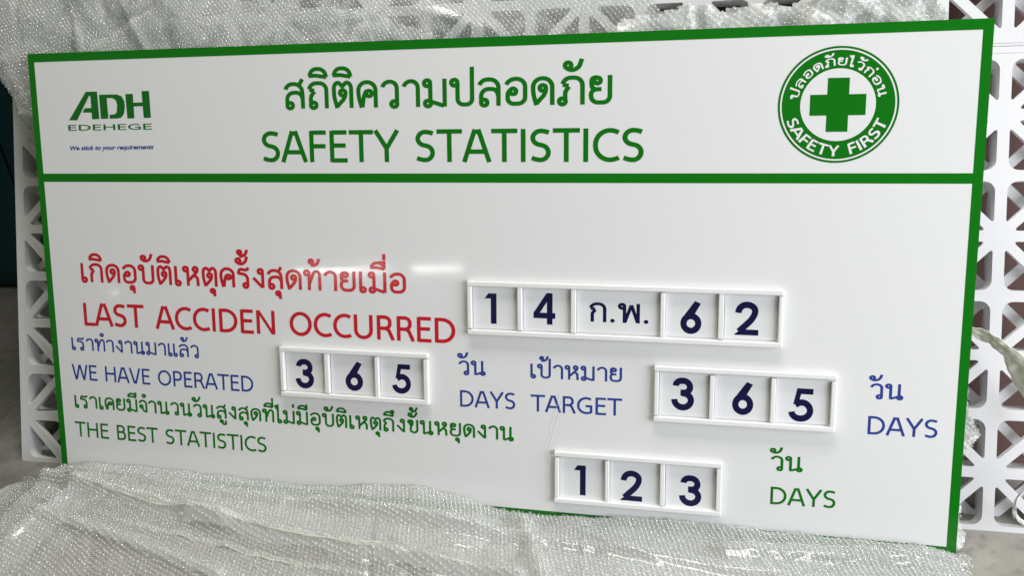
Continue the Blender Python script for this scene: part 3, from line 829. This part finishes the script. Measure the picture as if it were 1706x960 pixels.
def board_pts(U, Vv, N):
    """board-frame coordinates -> world, arrays"""
    ca, sa = cos(BL), sin(BL)
    return np.stack([U, Vv * sa - N * ca, ZB + Vv * ca + N * sa], -1)

# --- upper wrap: hangs between the lattice and the top of the board, three loose layers
top = empty('bubble_wrap', (0.8, 0.30, 0.80))
tag(top, 'crumpled clear bubble wrap bunched behind the top edge of the sign', 'bubble wrap')
top_inv = top.matrix_basis.inverted() if False else None
def reparent(root, objs):
    for o in objs: o.location = -Vector(root.location)

def top_layer(u0, u1, v0, v1, n0, amp, seed, keep, pitch, crn, side=1, hgt=.42):
    ni = int((u1 - u0) / .006); nj = int((v1 - v0) / .006)
    U, Vv = np.meshgrid(np.linspace(u0, u1, ni), np.linspace(v0, v1, nj), indexing='ij')
    Nn = n0 + amp * smooth_noise(U, Vv * 1.6, seed, 14) + crn * creases(U, Vv, seed + 1, 90, .010, (u0, u1, v0, v1))
    # keep clear of the back of the board and of the lattice
    lat = -0.05 - np.maximum(Vv, 0) * .093 - (U + .1) * .018 + .004
    Nn = np.maximum(np.minimum(Nn, -0.013), lat * 1.0)
    Pg = board_pts(U, Vv, Nn)
    wrap_sheet(top, Pg, U, Vv, pitch, keep, seed, side=side, hgt=hgt, jit=.17, filmm=M_clear if u0 < 0 else None)

outA = [(-.108, 1.2), (-.108, 1.085), (-.117, .939), (-.112, .845), (-.089, .776), (-.063, .727), (-.036, .690), (0.02, .67), (1.75, .80),
        (1.735, .90), (1.60, .925), (1.5, .92), (1.40, .915), (1.306, .925), (1.262, .947), (1.235, 1.014), (1.20, 1.2)]
def keepA(a, b): return in_poly(a + .004 * np.sin(b * 90), b + .003 * np.sin(a * 70) + .002 * np.sin(a * 213), outA)
outB = [(-.10, 1.2), (-.12, .95), (-.105, .86), (-.05, .76), (0.02, .67), (1.0, .80), (.86, .905), (.817, .922), (.71, .955), (.60, .968), (.432, .990), (.30, 1.03), (.2, 1.2)]
def keepB(a, b): return in_poly(a, b + .003 * np.sin(a * 55) + .0015 * np.sin(a * 190), outB)
outC = [(1.10, .80), (1.74, .80), (1.742, .90), (1.725, .93), (1.727, .99), (1.60, .985), (1.574, .955), (1.526, .940), (1.477, .934), (1.388, .931), (1.306, .935), (1.2, .91)]
def keepC(a, b): return in_poly(a + .004 * np.sin(b * 150), b + .004 * np.sin(a * 60) + .002 * np.sin(a * 170), outC)
outD = [(-.10, 1.2), (-.11, .95), (-.10, .86), (-.06, .78), (0.02, .72), (.5, .80), (.42, .91), (.30, .945), (.18, .93), (.10, 1.0), (.10, 1.2)]
def keepD(a, b): return in_poly(a, b + .004 * np.sin(a * 55), outD)
top_layer(-.13, 1.76, .66, 1.16, -.060, .012, 11, keepA, .0082, .012)
top_layer(-.13, 1.02, .66, 1.16, -.038, .010, 23, keepB, .0080, .010)
top_layer(-.13, .52, .70, 1.16, -.048, .010, 31, keepD, .0082, .012)
top_layer(1.10, 1.76, .80, 1.00, -.032, .012, 47, keepC, .0105, .016, hgt=.62)
top_layer(1.12, 1.75, .80, 1.00, -.052, .012, 53, keepC, .0110, .016, hgt=.62)

# --- lower wrap: lies over the foot of the board and billows out over the floor
low = empty('bubble_wrap', (0.9, -0.1, 0.0))
tag(low, 'heap of clear bubble wrap spread over the floor and the foot of the sign', 'bubble wrap')
topline = np.array([(-.20, .012), (-.10, .014), (-.03, .016), (.0066, .0175), (.076, .0287), (.224, .0296), (.436, .0232), (.598, .0190), (.65, .0235), (.74, .034), (.829, .0380), (.903, .0278),
                    (.965, .012), (1.01, .003), (1.08, .0030), (1.162, .0060), (1.22, .012), (1.296, .0155), (1.457, .0125), (1.611, .0105), (1.74, .0105), (1.795, .002), (1.83, .002), (1.95, .0)])
RIDGE = ((-.15, -.02), (.03, -.05), (.25, -.098), (.45, -.135), (1.02, -.175), (1.9, -.215))
def ridge_y(a): return np.interp(a, *zip(*RIDGE))
def low_layer(dz, seed, pitch, amp, crn, side, first, part=None):
    ni, nj = 330, 110
    s, t = np.meshgrid(np.linspace(0, 1, ni), np.linspace(0, 1, nj), indexing='ij')
    XL = -.145 + .0 * t; XR = 1.815 + .0 * t
    X = XL + s * (XR - XL)
    # left and right ends draw in towards the board, like the heap's outline
    h = np.interp(X, topline[:, 0], topline[:, 1]) + .0012 * np.sin(X * 61 + seed) 
    on = (X > 0.0) & (X < 1.80)
    ca, sa = cos(BL), sin(BL)
    hv = np.minimum(h + (0 if first else -.024), 9 if first else -.006 + .02 * (X < .6))
    y0 = np.where(on, hv * sa - .0065 * ca, -.010 + np.minimum(0, X) * .35); z0 = np.where(on, ZB + hv * ca + .0065 * sa, .016)
    bl = np.clip((X + .05) / .06, 0, 1); bl = bl * bl * (3 - 2 * bl)
    y0 = (hv * sa - .0065 * ca) * bl + (-.012 + np.minimum(0, X) * .10) * (1 - bl)
    z0 = (ZB + hv * ca + .0065 * sa) * bl + .012 * (1 - bl)
    L = .52
    ym = -.045; zm = .062 + .010 * np.sin(X * 3.1 + 1) - .02 * np.clip((X - 1.5) / .3, 0, 1)
    y1 = -L; z1 = .03
    zm = zm * bl + .03 * (1 - bl)
    Y = y0 * (1 - t) ** 2 + 2 * t * (1 - t) * (ym - .10) + t * t * y1
    Z = z0 * (1 - t) ** 2 + 2 * t * (1 - t) * zm + t * t * z1
    A = X; B = -t * .56
    env = np.clip(t * 9, 0, 1)
    f = smooth_noise(X * .6, Y * 1.2, seed, 16) * amp
    # long folds running down to the right
    for (xa, ya, xb, yb, hh, wd) in ((.03, -.05, .45, -.135, .022, .014), (.45, -.135, 1.02, -.175, .020, .013), (.70, -.055, 1.55, -.12, .010, .014), (.30, -.04, .95, -.075, .009, .012),
                                     (.12, -.17, .50, -.25, .014, .012), (1.05, -.05, 1.12, -.20, .012, .016), (1.45, -.06, 1.85, -.02, .014, .02), (.10, -.06, .07, -.22, .010, .015)):
        dx, dy = xb - xa, yb - ya; l2 = dx * dx + dy * dy
        tt = np.clip(((X - xa) * dx + (Y - ya) * dy) / l2, -.08, 1.08)
        d = np.hypot(X - xa - tt * dx, Y - ya - tt * dy)
        f = f + hh * np.exp(-(d / wd) ** 2) * (1.0 if first else .5)
    f = f + crn * creases(X, Y, seed + 3, 140, .008, (-.1, 1.9, -.4, .0))
    Z = np.maximum(Z + f * env + dz * np.clip(t * 12, 0, 1), .006 + (0.004 if first else 0))
    Pg = np.stack([X, Y + (0 if first else .004), Z], -1)
    def keep(a, b):
        tt = -b / .56
        left = -.02 - .10 * np.clip(tt / .10, 0, 1) ** .6 + .03 * np.clip((tt - .15) / .5, 0, 1) + .004 * np.sin(b * 80)
        rightb = 1.798 + .018 * np.clip(tt / .25, 0, 1) + .004 * np.sin(b * 95)
        y = -.29 * tt * (1 - tt) - .52 * tt * tt
        k = (a > left) & (a < rightb)
        return k & part(a, y) if part else k
    wrap_sheet(low, Pg, A, B, pitch, keep, seed, side=side, hgt=.56, jit=.22, filmm=M_clear if first else None)
    if first:
        for off, xa, xb, wd in ((0, .02, .97, .013), (-.050, .20, .80, .014)):
            pts = []
            for x in np.linspace(xa, xb, 26):
                i = int(np.argmin(np.abs(X[:, 0] - x))); j = int(np.argmin(np.abs(Pg[i, :, 1] - (ridge_y(x) + off + .004 * sin(x * 17)))))
                pts.append(Vector(Pg[i, j]) + Vector((0, 0, -.0015)))
            fo = ribbon('folded_edge', pts, [(0, wd * .5), (.3, wd), (.7, wd * 1.2), (1, wd * .6)], [(0, 1.5), (.3, 1.2), (.5, 1.45), (.7, 1.25), (1, 1.5)], .0008, M_fold, low, n=120)
low_layer(0.0, 71, .0094, .006, .006, -1, True)
low_layer(-.020, 83, .0085, .006, .004, -1, False, lambda a, y: (y > ridge_y(a) - .003 + .006 * np.sin(a * 31)) | (a < .13 + .1 * y))
low_layer(-.027, 97, .0085, .006, .004, -1, False, lambda a, y: ((y < ridge_y(a) - .050) & (y > ridge_y(a) - .085 + .01 * np.sin(a * 9))) | (a < .10) | (a > 1.12 + .01 * np.sin(y * 60)))
U, Vv = np.meshgrid(np.linspace(1.76, 1.84, 22), np.linspace(.0, .30, 70), indexing='ij')
Nn = np.minimum(-.022 + .010 * smooth_noise(U * 2, Vv, 5, 40) + .012 * creases(U, Vv, 6, 40, .006, (1.76, 1.84, 0, .3)), -.013)
def keep_sliver(a, b): return a < 1.806 + .010 * np.sin(b * 31 + 1) + .005 * np.sin(b * 97) + .010 * np.exp(-((b - .20) / .03) ** 2)
wrap_sheet(low, board_pts(U, Vv, Nn), U, Vv, .0082, keep_sliver, 61, hgt=.5)
for root in (top, low):
    for o in root.children: o.location = -Vector(root.location)

# things lying under the lower wrap
cb = empty('cardboard_sheet', (0.3, -0.30, 0.0))
tag(cb, 'brown cardboard sheet lying on the floor under the bubble wrap', 'cardboard')
link('sheet', box_mesh('sheet', -0.16, 0.95, -0.26, 0.21, 0.001, 0.006, 0.0015), M_card_b, cb)

# ---------------------------------------------------------------- strap and hoop at the right
st = ribbon('plastic_strap', [(1.76, .19, .385), (1.806, .179, .368), (1.833, .172, .359), (1.855, .160, .347), (1.877, .145, .328), (1.898, .130, .300), (1.925, .105, .27), (1.96, .09, .23)],
            [(0, .012), (.15, .018), (.3, .034), (.5, .030), (.75, .062), (1, .08)], [(0, .1), (.35, .5), (.6, .1), (.85, .25), (1, .1)], .0010, M_tape, n=110, wr=.0016)
tag(st, 'cream plastic strap running down to the right in front of the lattice', 'strap')
hp = ribbon('plastic_hoop', [(1.925 + .030 * cos(a), .058 + .006 * sin(a), .088 + .034 * sin(a)) for a in np.linspace(.4, 5.9, 16)],
            [(0, .0035), (1, .0035)], [(0, 1.2), (1, 1.2)], .0028, M_rail)
tag(hp, 'thin white plastic loop hanging against the lattice at the lower right', 'loop')

# ---------------------------------------------------------------- lamps behind the camera, mirrored in the board
def tube_lamp(x0, x1, y, z, label, dz):
    t = empty('tube_lamp', ((x0 + x1) / 2, y, z)); h = (x1 - x0) / 2
    tag(t, label, 'tube lamp', 'fluorescent tubes behind the camera')
    V = []; F = []; n = 16; r = .019
    for e in (-h, h):
        for k in range(n): V.append((e, r * cos(2 * pi * k / n), r * sin(2 * pi * k / n)))
    for k in range(n): F.append((k, (k + 1) % n, n + (k + 1) % n, n + k))
    F.append(tuple(range(n))); F.append(tuple(range(2 * n - 1, n - 1, -1)))
    link('tube', mesh_pd('tube', V, F, False), M_tube, t)
    link('housing', box_mesh('housing', -h - .03, h + .03, -.03, .03, .035, .085, .005), M_steel, t)
    for s in (-1, 1):
        link('tube_holder', box_mesh('tube_holder', s * h - .012, s * h + .012, -.015, .015, -.02, .04, .003), M_steel, t)
        link('hanging_rod', box_mesh('hanging_rod', s * h * .7 - .004, s * h * .7 + .004, -.004, .004, .085, 1.7), M_steel, t)
    t.rotation_euler = (0, dz, 0)
tube_lamp(-3.70, -2.48, -8, 2.19, 'lit fluorescent tube hanging behind the camera, the left one of two', -.045)
tube_lamp(-2.20, -1.57, -8, 2.245, 'short lit fluorescent tube hanging behind the camera, the right one of two', -.04)

bl_ = empty('bulb_lamp', (-6.17, -8, 1.83)); tag(bl_, 'small bare bulb hanging behind the camera at the far left', 'bulb lamp')
bm = bmesh.new(); bmesh.ops.create_uvsphere(bm, u_segments=14, v_segments=10, radius=.024)
me = bpy.data.meshes.new('bulb'); bm.to_mesh(me); bm.free(); link('bulb', me, M_tube, bl_)
link('socket', box_mesh('socket', -.016, .016, -.016, .016, .034, .09, .004), M_steel, bl_)
link('cord', box_mesh('cord', -.003, .003, -.003, .003, .09, 2.2), M_steel, bl_)
